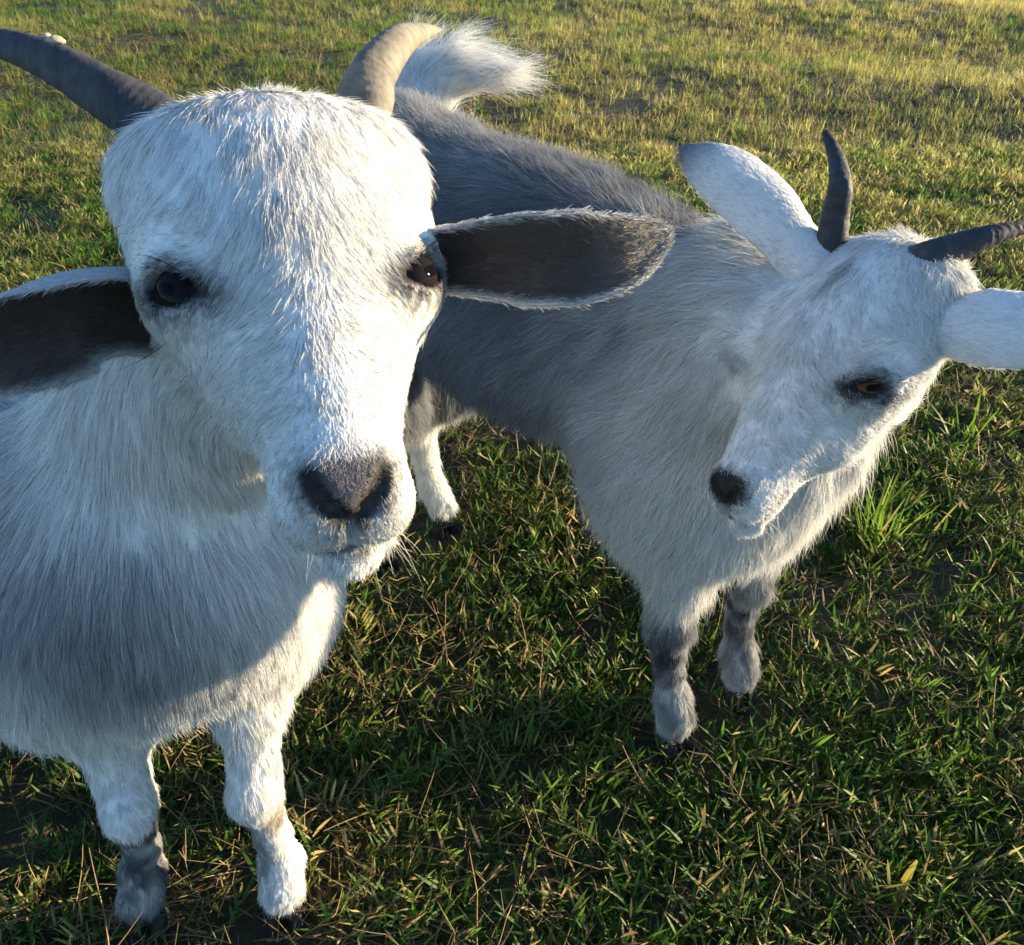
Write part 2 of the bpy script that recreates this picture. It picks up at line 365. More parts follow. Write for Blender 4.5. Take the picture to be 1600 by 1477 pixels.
def sculpt_head(F, H, lid=.82, dome=0., tall=0., seat=(0., 0., 0.)):
    k = H.k
    e = lambda c, r, kk=1.2, R=None, cut=False: F.ell(H.p(*c), np.array(r)*k, H.R if R is None else H.R@R, kk*k, cut)
    cp = lambda a, b, ra, rb, kk=1.2, su=1., u=(1, 0, 0), cut=False: F.cap(H.p(*a), H.p(*b), ra*k, rb*k, kk*k, H.v(*u), su, cut)
    e((0, -1.3, 3.2+tall*.7), (5.6, 4.3, 5.4+tall*.3))              # skull
    e((0, .0+dome*.8, 3.8+dome*.8+tall*.72), (5.3, 3.7+dome*.3, 4.0+dome*.6+tall*.5), 2.5)    # forehead
    e((0, .3, 3.2+tall*.3), (5.35, 3.4, 3.6), 2.5)                   # flat of the forehead
    for s in (-1, 1):
        e((s*4.15, -.3, 2.9), (2.0, 2.3, 3.1), 2.5)                     # brow
        e((s*2.3, -2.4, -2.2), (1.9, 2.0, 3.8), 2)                  # cheek
        e((s*(3.9+.25*dome+seat[0]), -.8+dome*.9, 6.1+tall+.2*dome+seat[1]), np.array((2.4, 2.4, 2.1))+seat[2], 3.0)   # horn seat
    cp((0, .1, .3), (0, .15, -11.4), 4.9, 1.95, 2, .74, (0, 1, 0))  # flat wedge of the face
    cp((0, .6, .5), (0, .55, -11.4), 3.2, 1.75, 2)                  # nose bridge
    cp((0, -2.1, -.5), (0, -1.1, -12.2), 2.6, 1.35, 2, 1.0)         # lower jaw
    e((0, -.1, -12.2), (2.35, 2.2, 2.4), 1.2)                       # muzzle
    e((0, -1.55, -14.0), (1.6, 1.05, 1.75), .35)                        # chin
    for s in (-1, 1):
        e((s*1.3, .15, -13.4), (1.35, 1.2, 1.5), .6)                # upper lip
        e((s*1.1, 1.35, -12.6), (1.0, .95, 1.3), .7)                # nostril wing
    e((0, 1.1, -13.2), (1.05, 1.0, 1.0), .6)
    def skin_at(d, org=(0, -.1, -11.6)):                            # where the skin lies in direction d from inside the muzzle
        a = H.p(*org); d = H.p(*(np.array(org)+d))-a; d = nrm(d); t = np.arange(.003, .06, .0004); P = a+d*t[:, None]
        ix = np.clip(np.round((P-F.lo)/F.h).astype(int), 0, F.n-1); v = F.f[ix[:, 0], ix[:, 1], ix[:, 2]]
        return a+d*t[int(np.argmax(v > 0))], d
    H.npath = []; H.mpath = []
    for s in (-1, 1):                                               # nostrils, comma-shaped
        pp = [skin_at(np.array([s*x, y, z])) for x, y, z in ((.24, 1.10, -2.6), (.55, 1.32, -2.35), (.95, 1.72, -1.9), (1.25, 2.15, -1.25))]
        rr = (.17, .33, .30, .12)
        H.npath += [a for a, _ in pp]
        for (a, da), (b, db), ra, rb in zip(pp[:-1], pp[1:], rr[:-1], rr[1:]): F.cap(a-da*.10*k, b-db*.10*k, ra*k, rb*k, .2*k, cut=True)
    pa = [skin_at(np.array(d))[0] for d in ((0, 1.1, -2.6), (0, .5, -2.9), (0, -.05, -3.1))]
    for a, b in zip(pa[:-1], pa[1:]): F.cap(a, b, .12*k, .12*k, .25*k, cut=True)       # philtrum
    for s in (-1, 1):                                               # mouth
        pp = [skin_at(np.array([s*x, y, z]))[0] for x, y, z in ((.0, -.22, -3.2), (.8, -.38, -2.9), (1.5, -.40, -2.1), (2.0, -.32, -.8), (2.2, -.12, .7))]
        H.mpath += [a*(1-u)+b*u for a, b in zip(pp[:-1], pp[1:]) for u in (0, .25, .5, .75)]
        for a, b in zip(pp[:-1], pp[1:]): F.cap(a, b, .27*k, .20*k, .15*k, cut=True)
    for s in (-1, 1):
        c = H.ep*[s, 1, 1]; o = H.eo*[s, 1, 1]; lg = H.el*[s, 1, 1]
        Rl = rot_from(lg, o)
        e(tuple(c-o*.45), (2.1, 1.6, 1.45), 1.2, Rl)                # lids
        e(tuple(c+o*2.2+nrm(lg)*.1), (1.5, lid, 2.45), .22, Rl, True)         # opening
        t = c+o*1.2+nrm(lg)*1.5
        e(tuple(t), (.75, .22, .8), .25, Rl, True)                  # tear corner

def add_eyes(H, root, base, mt, R=EYE_R):
    u = bpy.data.meshes.get('eyeball')
    if not u:
        n, m = 32, 20; th = np.linspace(0, np.pi, m)[1:-1]; ph = np.linspace(0, 2*np.pi, n, endpoint=False)
        v = [(0, 0, 1.0)]+[(math.sin(t)*math.cos(p), math.sin(t)*math.sin(p), math.cos(t)) for t in th for p in ph]+[(0, 0, -1)]
        v = np.array(v); q = []; tr = []
        for i in range(m-3):
            for j in range(n): a = 1+i*n+j; b_ = 1+i*n+(j+1) % n; q.append((a, a+n, b_+n, b_))
        for j in range(n): tr.append((0, 1+j, 1+(j+1) % n)); L_ = 1+(m-3)*n; tr.append((len(v)-1, L_+(j+1) % n, L_+j))
        u = mesh_np('eyeball', v, [np.array(q), np.array(tr)], mt)
    u = u.copy() if u.materials[0] != mt else u
    u.materials[0] = mt
    for s in (1, -1):
        c = H.ep*[s, 1, 1]; o = H.eo*[s, 1, 1]; lg = H.el*[s, 1, 1]
        Rw = rot_from(H.v(*lg), H.v(*o))
        r = R*H.k
        M = Matrix(np.vstack([np.column_stack([Rw*r, H.p(*c)-H.v(*o)*.15*H.k-base]), [0, 0, 0, 1]]).tolist())
        ob = link('eye', u, root); ob.matrix_local = M

def tube(pts, rad, seg=20, flat=1., u=None):
    """closed tapered tube through pts; returns V, quads, ring parameter"""
    n = len(pts); T = nrows(np.gradient(pts, axis=0)); u = np.array([0, 0, 1.]) if u is None else nrm(u)
    a = nrows(u-T*(T@u)[:, None]); b = np.cross(T, a); ph = np.linspace(0, 2*np.pi, seg, endpoint=False)
    V = pts[:, None]+(a[:, None]*np.cos(ph)[None, :, None]+b[:, None]*flat*np.sin(ph)[None, :, None])*np.asarray(rad)[:, None, None]
    i = np.arange(n*seg).reshape(n, seg); j = np.roll(i, -1, 1)
    Q = np.stack([i[:-1], i[1:], j[1:], j[:-1]], -1).reshape(-1, 4)
    return V.reshape(-1, 3), Q, np.repeat(np.linspace(0, 1, n), seg)

def add_horn(root, base, pts, r0, u, c0, c1, ridges=9, tipr=.05):
    P = spline(pts, 160); t = np.linspace(0, 1, 160)
    r = r0*(1-t)**.75*(1-tipr)+r0*tipr
    rg = .5+.5*np.sin(t*ridges*16*(1+.5*t)+1.5*np.sin(t*19)); r = r*(1+.018*(rg**2-.4)*(1-t)**.6+.004*np.sin(t*71))
    r[-1] *= .2
    V, Q, tt = tube(P, r, 28, .74, u)
    c = np.asarray(c0)[None]*(1-tt[:, None])+np.asarray(c1)[None]*tt[:, None]
    c = c*(1+.28*vnoise(V, 160, 3)[:, None]+.22*vnoise(V, 500, 6)[:, None]-.10*(.5+.5*np.sin(tt*ridges*16*(1+.5*tt)+1.5*np.sin(tt*19)+2.2))[:, None]**3)
    V = V+nrows(V-np.repeat(P, 28, 0))*(.00035*vnoise(V, 420, 5))[:, None]
    return link('horn', mesh_np('horn', V-base, Q, M_HORN, np.clip(c, .01, 1)), root)

def ear_shape(spine, side, opening, wid, thick, cup0, cup1, n=44, m=23, wave=0., roll=0., root=.42):
    P = spline(spine, n); t = np.linspace(0, 1, n); Tn = nrows(np.gradient(P, axis=0))
    prof = np.interp(t, [0, .06, .2, .4, .6, .8, .9, .96, 1], [root, root+.08, max(.78, root+.12), 1, .98, .76, .52, .30, .06])
    sd = np.asarray(side, float); sd = sd if sd.ndim == 1 else sd[0]*(1-t[:, None])**1.5+sd[1]*(1-(1-t[:, None])**1.5); sd = nrows(sd-Tn*(Tn*sd).sum(1, keepdims=True)); op = np.cross(Tn, sd); op *= np.sign((op@np.asarray(opening)).mean())
    s = np.linspace(-1, 1, m)
    cu = np.interp(t, [0, .12, .35, 1], [1.9, 1.5, cup0, cup1])
    ang = cu[:, None]*s[None]
    wv = wid*prof
    rr = wv[:, None]/np.maximum(np.sin(np.minimum(cu, 1.5)), .2)[:, None]
    xs = rr*np.sin(ang); ys = rr*(1-np.cos(ang))-rr*(1-np.cos(cu*.6))[:, None]*.5
    if roll: ys = ys+wv[:, None]*roll*np.clip(s, 0, 1)[None]**3
    ys = ys+wave*np.sin(t*5)[:, None]*s[None]*wid
    mid = P[:, None]+sd[:, None]*xs[..., None]+op[:, None]*ys[..., None]
    du = np.gradient(mid, axis=0); dv = np.gradient(mid, axis=1); nn = np.cross(du, dv); nn /= np.linalg.norm(nn, axis=2, keepdims=True)+1e-12
    sg = np.sign((nn*op[:, None]).sum(2).mean()); nn *= sg
    th = thick*(1-.6*np.abs(s)**3)[None]*np.interp(t, [0, .2, 1], [1.6, 1, .5])[:, None]
    inn = mid+nn*th[..., None]*.5; out = mid-nn*th[..., None]*.5
    V = np.concatenate([inn.reshape(-1, 3), out.reshape(-1, 3)]); i = np.arange(n*m).reshape(n, m); K = n*m
    q = np.stack([i[:-1, :-1], i[1:, :-1], i[1:, 1:], i[:-1, 1:]], -1).reshape(-1, 4)
    if sg < 0: qi, qo = q[:, ::-1], q+K
    else: qi, qo = q, q[:, ::-1]+K
    e = []
    for a in ((i[:-1, 0], i[1:, 0]), (i[1:, -1], i[:-1, -1])): e.append(np.stack([a[0], a[0]+K, a[1]+K, a[1]], -1))
    e.append(np.stack([i[-1, :-1], i[-1, :-1]+K, i[-1, 1:]+K, i[-1, 1:]], -1))
    e = np.concatenate(e)
    if sg < 0: e = e[:, ::-1]
    Q = np.concatenate([qi, qo, e])
    tt = np.tile(np.repeat(t, m), 2); ss = np.tile(np.tile(s, n), 2); inner = np.repeat([1., 0.], K)
    D = np.tile(np.repeat(Tn, m, 0), (2, 1)); Sd = np.tile(np.repeat(sd, m, 0), (2, 1))
    return V, Q, tt, ss, inner, D, Sd

def add_ear(root, base, spec, cin, cout, ctip, count, seed):
    V, Q, t, s, inn, D, Sd = ear_shape(**spec)
    Nn = vert_normals(V, Q)
    edge = np.clip((np.abs(s)-.86)/.14, 0, 1)
    cin = np.asarray(cin); cout = np.asarray(cout); ctip = np.asarray(ctip)
    tipf = np.clip((t-.72)/.25, 0, 1)[:, None]
    co = cout*(1-tipf)+ctip*tipf
    ci = cin*(1-edge[:, None])+co*.75*edge[:, None]
    tg = np.clip((t-.55)/.42, 0, 1)[:, None]**2; ci = ci*(1-.55*tg)+co*.55*tg*.55
    C = np.where(inn[:, None] > .5, ci, co)
    ob = link('ear', mesh_np('ear', V-base, Q, M_SKIN, C*.85), root)
    Dd = D+np.where(inn[:, None] > .5, Sd*np.sign(s)[:, None]*-.15, Sd*s[:, None]*.25)
    L = np.where(inn > .5, .0055, .0040); A = np.where(inn > .5, .14, .2)
    dens = np.where(inn > .5, .9, 1.0)*(1-.5*edge)
    fo = fur('ear_fur', ob, base, V, Q, Nn, Dd, L, A, C, dens, count, M_EARFUR, rad=.00013, clump=4, spread=.0025, pull=.25, seed=seed, sink=.0005, vary=.05, dark=.0)
    return ob

def add_hoof(root, base, p, fdir, size):
    """cloven hoof: two claws side by side"""
    f = nrm([fdir[0], fdir[1], 0]); s = np.array([-f[1], f[0], 0]); V = []; Q = []; TR = []
    seg = 14
    for sd in (-1, 1):
        o = sum(len(x) for x in V)
        rings = []
        for z, a0, a1, wd in ((0, -1.0, 1.55, .62), (.15, -1.02, 1.62, .64), (.9, -.95, 1.1, .56), (1.5, -.8, .65, .48)):
            ph = np.linspace(0, 2*np.pi, seg, endpoint=False)
            x = np.where(np.cos(ph) > 0, np.cos(ph)*a1, -np.cos(ph)*a0); y = np.sin(ph)*wd*(1-.35*np.clip(x/1.6, 0, 1))
            rings.append(np.array(p)+size*(x[:, None]*(f+s*sd*.06)+(y+sd*.66)[:, None]*s+np.array([0, 0, 1.])*z))
        R_ = np.array(rings); V.append(R_.reshape(-1, 3)); i = np.arange(4*seg).reshape(4, seg)+o; j = np.roll(i, -1, 1)
        Q.append(np.stack([i[:-1], j[:-1], j[1:], i[1:]], -1).reshape(-1, 4))
        TR.append(np.stack([np.full(seg-2, i[3, 0]), i[3, 1:-1], i[3, 2:]], -1)); TR.append(np.stack([np.full(seg-2, i[0, 0]), i[0, 2:], i[0, 1:-1]], -1))
    V = np.concatenate(V)
    return link('hoof', mesh_np('hoof', V-base, [np.concatenate(Q), np.concatenate(TR)], M_HOOF, np.ones((len(V), 3))), root)

def head_guides(G, H, k=1., crest=2.6, dome=0., tall=0.):
    g = lambda x, y, z, d, l, a=.3, r=.6: [G.add(H.p(s*x, y+(dome if z > 2.2 and y > 2 else 0), z+(tall if z > 2.2 else 0)), H.v(s*d[0], d[1], d[2]), l*H.k*k, a, r) for s in ((-1, 1) if x else (1,))]
    g(0, 3.5, 7.2, (0, .9, -.5), crest*.8, .07)
    g(1.6, 3.2, 7.4, (.25, .8, -.6), crest*.8, .07)
    g(1.2, 4.3, 5.2, (.2, .2, -1), crest*1.1, .13)
    g(0, 4.6, 4.0, (0, .1, -1), crest*1.05, .12)
    g(3.4, 3.2, 5.0, (.6, .1, -1), crest*.8, .07)
    g(2.2, 4.0, 2.6, (.45, 0, -1), crest*.75, .12)
    g(4.6, 2.2, 3.2, (.8, -.1, -.5), 1.1, .15)
    g(2.9, -.5, 7.6, (.5, .2, .9), 2.0, .4)
    g(5.4, -1.5, 4.4, (.5, -.8, -.4), 1.6, .35)
    g(0, 4.2, .2, (0, .1, -1), 1.7, .25)
    g(1.6, 3.9, -.6, (.7, -.1, -.6), 1.3, .2)
    g(0, 3.6, -4, (0, 0, -1), 1.0, .22)
    g(1.5, 3.2, -4, (.9, -.3, -.2), 1.1, .2)
    g(0, 2.9, -8, (0, 0, -1), .8, .2)
    g(1.6, 2.0, -8, (.8, -.6, -.1), .9, .2)
    g(0, 2.4, -11.5, (0, 0, -1), .5, .2); g(1.5, 2.0, -11.5, (.5, -.5, -.5), .55, .2)
    g(3.0, .2, -5, (.3, -.9, .2), 1.1, .22); g(2.9, -.5, -10, (.2, -.9, .1), .8, .2)
    g(3.8, -3, -2, (.2, -.8, .5), 1.5, .25); g(4.6, -2, 1.2, (.2, -1, .3), 1.4, .28)
    g(2.6, -2.5, -9, (.1, -.8, .4), .9, .2); g(3.9, -6, -1, (0, -.7, .4), 2.0, .35)
    g(2.3, -.2, -12.4, (.2, -.8, .3), .5, .22); g(1.5, -1.9, -13.2, (.3, -.8, .0), .6, .35)
    g(0, -2.6, -13.8, (0, -.8, -.4), 1.0, .5); g(0, -4.5, -8, (0, -.7, .6), 1.3, .4)
    g(1.2, .0, -14.8, (.3, -.5, -.4), .35, .4); g(0, 1.8, -13.2, (0, .2, -1), .3, .3)
    g(5.6, 1.9, 1.9, (.5, -.5, .8), .6, .15); g(5.0, 1.2, -2.0, (.3, -.6, -.5), .7, .15)

def head_masks(H, V):
    """density and colour blobs near eyes, nose, mouth (head frame)"""
    q = H.local(V); ax = q.copy(); ax[:, 0] = np.abs(ax[:, 0])
    e = ax-H.ep; lg = H.el; o = H.eo; a = e@lg; u = e@np.cross(o, lg); dz = e@o
    eye = np.exp(-((a-.65)/1.9)**2-(u/(1.05-.12*np.clip(a, 0, 4)))**2)*(np.abs(dz) < 3)                        # the opening with its rims
    ring = np.exp(-((a-.6)/2.1)**2-((u)/1.3)**2)*(np.abs(dz) < 3)
    nose = np.clip(1.25-1/H.nose*np.sqrt((ax[:, 0]/1.85)**2+((ax[:, 1]-1.8)/1.2)**2+((ax[:, 2]+13.5)/1.5)**2), 0, 1)*2.2
    nose = np.clip(nose, 0, 1)
    near = np.linalg.norm(q*[1, 1, .8]-[0, 0, -10.5], axis=1) < 6; nst = np.zeros(len(V)); dn = np.zeros(len(V)); lip = np.zeros(len(V))
    W = V[near]; NP = np.array(H.npath).reshape(2, -1, 3); NP = np.concatenate([np.concatenate([a[:-1]*(1-u)+a[1:]*u for u in (0, .33, .66, 1)]) for a in NP])
    dN = np.linalg.norm(W[:, None]-NP, axis=2).min(1)/H.k; dM = np.linalg.norm(W[:, None]-np.array(H.mpath), axis=2).min(1)/H.k
    nst[near] = np.clip(1.7-dN/.32, 0, 1); dn[near] = np.exp(-(dN/.62)**2); lip[near] = np.clip(1.4-dM/.42, 0, 1)
    H.dn = dn
    return q, eye, ring, nose, np.clip(nst, 0, 1), lip

def blob(V, c, r, soft=1.): return np.clip((1-np.linalg.norm((V-c)/np.asarray(r), axis=1))/soft+.0, 0, 1)
def mixc(C, f, c): return C*(1-f[:, None])+np.asarray(c)*f[:, None]
QUICK = 1.0
def cv(x, y, d): return rt*x+up*y+fw*d      # direction given as right / up / away in the view it was sighted in
WHITE = np.array([.86, .85, .83])

def finish_goat(name, label, F, H, base, colour, guides, count, furkw, eye_m, seed, skip=None):
    V, Q = F.mesh(); N = vert_normals(V, Q)
    root = bpy.data.objects.new(name, None); COL.objects.link(root); root.location = base
    root['label'] = label; root['category'] = 'goat'; root['group'] = 'goats on the grass'
    q, eye, ring, nose, nst, lip = head_masks(H, V)
    D, L, A = guides.eval(V)
    C = colour(V, q, N)
    if H.hide: ring = ring*(q[:, 0] > 0); eye = eye*np.where(q[:, 0] > 0, 1, .25)
    C = mixc(C, np.clip(ring*1.2, 0, 1)*.72, (.06, .06, .07)); C = mixc(C, np.clip(eye*2.2, 0, 1), (.015, .013, .016))
    skin = C.copy()*.8
    skin = mixc(skin, np.clip(nose*1.3, 0, 1), furkw['nose']); skin = mixc(skin, np.clip(H.dn*1.3, 0, 1)*.9, np.array(furkw['nose'])*.06); skin = mixc(skin, nst, (.008, .007, .007)); skin = mixc(skin, lip, (.016, .013, .013))
    Cf = mixc(C, np.clip(nose*1.4, 0, 1), np.array(furkw['nose'])*1.5); Cf = mixc(Cf, np.clip(H.dn*1.3, 0, 1)*.9, np.array(furkw['nose'])*.12); Cf = mixc(Cf, lip*.95, (.03, .026, .028))
    dens = np.ones(len(V)); dens *= 1-np.clip(eye*1.7, 0, 1); dens *= 1-.35*np.clip(nose*1.3, 0, 1); dens *= 1-.92*np.clip(H.dn*1.2, 0, 1); dens *= 1-nst; dens *= 1-.85*lip
    L = L*(1-.6*np.clip(ring, 0, 1))*(1-.55*np.clip(nose*1.2, 0, 1)); A = A+.15*nose
    dens *= np.interp(V[:, 2], [.022, .030], [0, 1])
    # more, finer strands where the goat is seen closest
    dist = np.linalg.norm(V-CP, axis=1); dens *= np.clip((.6/dist)**1.6, .15, 1.6)
    dens *= np.interp(L, [.004, .012, .03], [2.0, 1.3, .9])
    if skip is not None: dens *= skip(V)
    body = link('body', mesh_np('goat_body', V-base, Q, M_SKIN, np.clip(skin, .01, 1)), root)
    fur('fur', body, base, V, Q, N, D, L, A, Cf, dens, int(count*QUICK), M_FUR, seed=seed, **{k: v for k, v in furkw.items() if k != 'nose'})
    add_eyes(H, root, base, eye_m)
    return root, V, Q, N

# ================================================================== the near goat
def near_goat():
    base = np.array([-.27, .49, 0])
    H = Head(pt(470, 478, .478), cv(.94, .12, .30), cv(.27, -.86, -.46), 1.14, .76)
    F = Field((-1.0, .26, -.01), (.02, 1.0, .80), .0026)
    ax = nrm((-.92, .39, 0)); lat = np.array([.39, .92, 0])
    F.cap((-.33, .58, .335), (-.78, .77, .35), .125, .125, .04, (0, 0, 1), 1.04)
    F.ell((-.55, .67, .33), (.19, .13, .13), np.column_stack([ax, lat, [0, 0, 1]]), .05)
    F.ell((-.78, .77, .36), (.12, .115, .125), None, .04)
    F.ell((-.268, .565, .40), (.110, .10, .12), None, .04)
    F.ell((-.255, .518, .385), (.088, .07, .09), None, .04)
    F.chain([(-.266, .585, .43), (-.225, .575, .51), H.p(0, -4.2, 2.8)], [.094, .076, .056], .035)
    for sx in (-.345, -.195): F.ell((sx, .575, .36), (.055, .085, .11), None, .04)
    # fore legs
    F.chain([(-.335, .56, .35), (-.328, .525, .265), (-.313, .487, .178)], [.052, .0285, .0190], .025)
    F.chain([(-.313, .487, .178), (-.322, .497, .105), (-.331, .50, .065), (-.334, .488, .041)], [.0190, .0130, .0168, .0195], .012)
    F.ell((-.310, .474, .178), (.016, .015, .022), None, .01)
    F.chain([(-.21, .56, .35), (-.208, .515, .265), (-.209, .492, .188)], [.042, .0215, .0182], .022)
    F.chain([(-.209, .492, .188), (-.208, .503, .115), (-.209, .51, .065), (-.209, .497, .041)], [.0182, .0132, .0170, .0195], .012)
    F.ell((-.211, .484, .188), (.014, .011, .022), None, .012)
    # hind legs
    for s in (-1, 1):
        o = lat*s*.075
        hp = np.array([-.79, .785, 0])+o
        F.chain([hp+[0, 0, .38], hp-ax*.06+[0, 0, .27], hp+ax*.045+[0, 0, .17]], [.085, .05, .022], .03)
        F.chain([hp+ax*.045+[0, 0, .17], hp+ax*.02+[0, 0, .065], hp+ax*.0+[0, 0, .041]], [.022, .0155, .018], .015)
    F.chain([(-.88, .82, .43), (-.92, .83, .48), (-.95, .84, .52)], [.03, .022, .012], .03)     # tail
    sculpt_head(F, H, dome=.7, tall=3.5, seat=(.3, .7, .15))
    # coat
    G = Guides(); head_guides(G, H, .62, 2.9, .6, 3.5); H.nose = .92
    back = ax
    for t in (0, .33, .66, 1.):
        c = np.array([-.34, .59, -.03])*(1-t)+np.array([-.78, .77, -.02])*t
        for s in (-1, 1):
            G.add(c+lat*s*.05+[0, 0, .53], back+lat*s*.4+[0, 0, -.1], .022, .35); G.add(c+lat*s*.13+[0, 0, .42], back*.8+[0, 0, -.7], .025, .32)
            G.add(c+lat*s*.1+[0, 0, .29], back*.6+[0, 0, -.8]-lat*s*.2, .022, .4)
    for x, y, z, d, l, a in ((-.245, .47, .46, (-.02, -.2, -1), .025, .28), (-.32, .49, .46, (-.25, .1, -1), .025, .28), (-.16, .50, .46, (.15, .1, -1), .025, .28), (-.245, .45, .39, (0, -.1, -1), .025, .3),
                             (-.30, .46, .38, (-.1, 0, -1), .025, .3), (-.17, .47, .38, (.05, 0, -1), .025, .3), (-.245, .47, .31, (0, .3, -1), .025, .5), (-.31, .48, .31, (-.05, .1, -1), .022, .4), (-.18, .48, .31, (.05, .1, -1), .022, .4),
                             (-.25, .50, .56, (-.15, -.1, -1), .025, .3), (-.30, .55, .54, (-.5, .2, -.8), .025, .3), (-.16, .49, .54, (.1, 0, -1), .025, .3), (-.13, .53, .46, (.3, .2, -1), .025, .3), (-.36, .53, .40, (-.4, .2, -.9), .025, .3),
                             (-.12, .55, .38, (.15, .2, -1), .025, .35)):
        G.add((x, y, z), d, l, a)
    for x, y in ((-.322, .49), (-.209, .50)):
        for dx, dy in ((-.02, 0), (.02, 0), (0, -.02), (0, .02)):
            G.add((x+dx, y+dy, .25), (dx*8, dy*8-.1, -1), .012, .3, .5); G.add((x+dx, y+dy, .18), (dx*8, dy*8, -1), .008, .25, .4)
            G.add((x+dx, y+dy, .11), (dx*6, dy*6, -1), .007, .22, .4); G.add((x+dx, y+dy, .05), (dx*12, dy*12, -1), .009, .3, .4); G.add((x+dx, y+dy, .02), (dx*12, dy*12, -1), .009, .3, .4)
    for s in (-1, 1):
        for z in (.3, .2, .1, .03): G.add(np.array([-.79, .785, z])+lat*s*.09, (0, 0, -1), .018, .35, .6)
    G.add((-.94, .84, .51), nrm((-.5, .3, .3)), .05, .5, .5)
    def colour(V, q, N):
        C = np.tile(WHITE, (len(V), 1))*(1+.05*vnoise(V, 25, 2))[:, None]
        f = np.clip(blob(V, (-.27, .44, .40), (.12, .13, .10), .75), 0, 1)*.8; C = mixc(C, f*np.clip(.9+.35*vnoise(V, 40, 12), 0, 1), (.20, .21, .245))  # chest: cast shade deepened by a grey-blue tint in the coat colour
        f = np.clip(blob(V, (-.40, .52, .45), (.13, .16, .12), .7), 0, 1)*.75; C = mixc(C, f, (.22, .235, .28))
        f = np.clip(blob(V, (-.313, .50, .155), (.05, .05, .028), .35), 0, 1)*.92; C = mixc(C, f, (.05, .05, .058))
        f = np.clip(blob(V, (-.330, .49, .05), (.07, .07, .12), .4), 0, 1)*.95; C = mixc(C, f*np.clip(.85+.4*vnoise(V, 90, 43), .3, 1), (.075, .08, .10)); f = np.clip((.045-V[:, 2])/.02, 0, 1)*np.clip(1-np.linalg.norm(V[:, :2]-[-.334, .49], axis=1)/.06, 0, 1); C = mixc(C, np.clip(f*2, 0, 1)*.8, (.04, .042, .05))
        f = np.clip(blob(V, (-.225, .50, .12), (.026, .05, .10), .5), 0, 1)*.75; C = mixc(C, f*np.clip(.8+.6*vnoise(V, 90, 44), .1, 1), (.16, .165, .19)); f = np.clip(blob(V, (-.190, .485, .165), (.022, .03, .03), .6), 0, 1)*.7; C = mixc(C, f, (.30, .22, .13))
        # muzzle greys and the darker streaks beside the bridge
        m = np.clip(1.1-np.sqrt((q[:, 0]/3.4)**2+((q[:, 1]-.2)/1.4)**2+((q[:, 2]+14.6)/1.3)**2), 0, 1); C = mixc(C, np.clip(m*1.4, 0, 1)*.45, (.22, .20, .20))
        m = np.clip(1.1-np.sqrt(((q[:, 0])/2.6)**2+((q[:, 1]-1.9)/1.4)**2+((q[:, 2]+12.6)/1.7)**2), 0, 1); C = mixc(C, np.clip(m*1.3, 0, 1)*.4, (.33, .29, .27))
        return C
    root, V, Q, N = finish_goat('goat', 'larger white goat at the left staring into the camera, horns and dark-lined ears spread wide', F, H, base, colour, G, 760000,
                                dict(nose=(.17, .145, .14), rad=.000115, clump=11, spread=.0034, pull=.5, curl=.08, jit=.07, sway=.6), M_EYE1, 11)
    # ears
    sp = dict(spine=[pt(596, 396, .53), pt(740, 396, .503), pt(860, 402, .497), pt(960, 395, .50), pt(1044, 362, .51)], root=.55, side=(cv(0, .45, -.9), cv(0, .97, -.12)), opening=cv(.0, -.4, -.9), wid=.0235, thick=.004, cup0=.9, cup1=.45, wave=.0, roll=-.25)
    add_ear(root, base, sp, (.080, .062, .053), (.70, .68, .66), (.55, .53, .52), 48000, 21)
    sp = dict(root=.7, spine=[pt(275, 455, .52), pt(140, 462, .485), pt(50, 497, .475), pt(-40, 545, .47), pt(-120, 600, .465)], side=(cv(.2, .25, -.95), cv(.2, .6, -.75)), opening=cv(.1, -.95, -.35), wid=.0345, thick=.004, cup0=1.4, cup1=.7, wave=.0, roll=-.25)
    add_ear(root, base, sp, (.070, .056, .050), (.60, .60, .61), (.5, .5, .5), 48000, 22)
    # horns: left one coloured darker as shaded, right one paler as sunlit
    hornl = add_horn(root, base, [pt(300, 245, .53), pt(240, 192, .527), pt(170, 150, .525), pt(70, 92, .535), pt(-30, 62, .55), pt(-120, 60, .57)], .0205, cv(0, 1, 0), (.055, .055, .065), (.045, .045, .055), 8)
    add_horn(root, base, [pt(545, 225, .56), pt(570, 160, .555), pt(586, 112, .560), pt(622, 68, .58), pt(655, 52, .62), pt(688, 46, .66)], .0195, cv(-.3, 1, 0), (.15, .135, .115), (.24, .21, .155), 7)
    rgm = np.random.default_rng(9)
    for p_, r_ in ((pt(88, 63, .512), .0030), (pt(72, 56, .515), .0018)):
        th = np.linspace(0, np.pi, 7)[1:-1]; ph = np.linspace(0, 2*np.pi, 9)[:-1]
        v = np.array([(0, 0, 1.)]+[(math.sin(t)*math.cos(q), math.sin(t)*math.sin(q), math.cos(t)) for t in th for q in ph]+[(0, 0, -1.)])*r_*(.7+.6*rgm.random((42, 1)))*[1.5, 1, .7]
        qd = np.array([(1+i*8+j, 1+(i+1)*8+j, 1+(i+1)*8+(j+1) % 8, 1+i*8+(j+1) % 8) for i in range(4) for j in range(8)]); tr = np.array([(0, 1+j, 1+(j+1) % 8) for j in range(8)]+[(41, 33+(j+1) % 8, 33+j) for j in range(8)])
        link('dried_mud', mesh_np('dried_mud', v+p_-base, [qd, tr], M_SKIN, np.tile([.42, .36, .26], (42, 1)), smooth=False), hornl)
    for x, y in ((-.334, .486), (-.209, .495)): add_hoof(root, base, (x, y, float(hgt(x, y))-.004), (.08, -1), .0158)
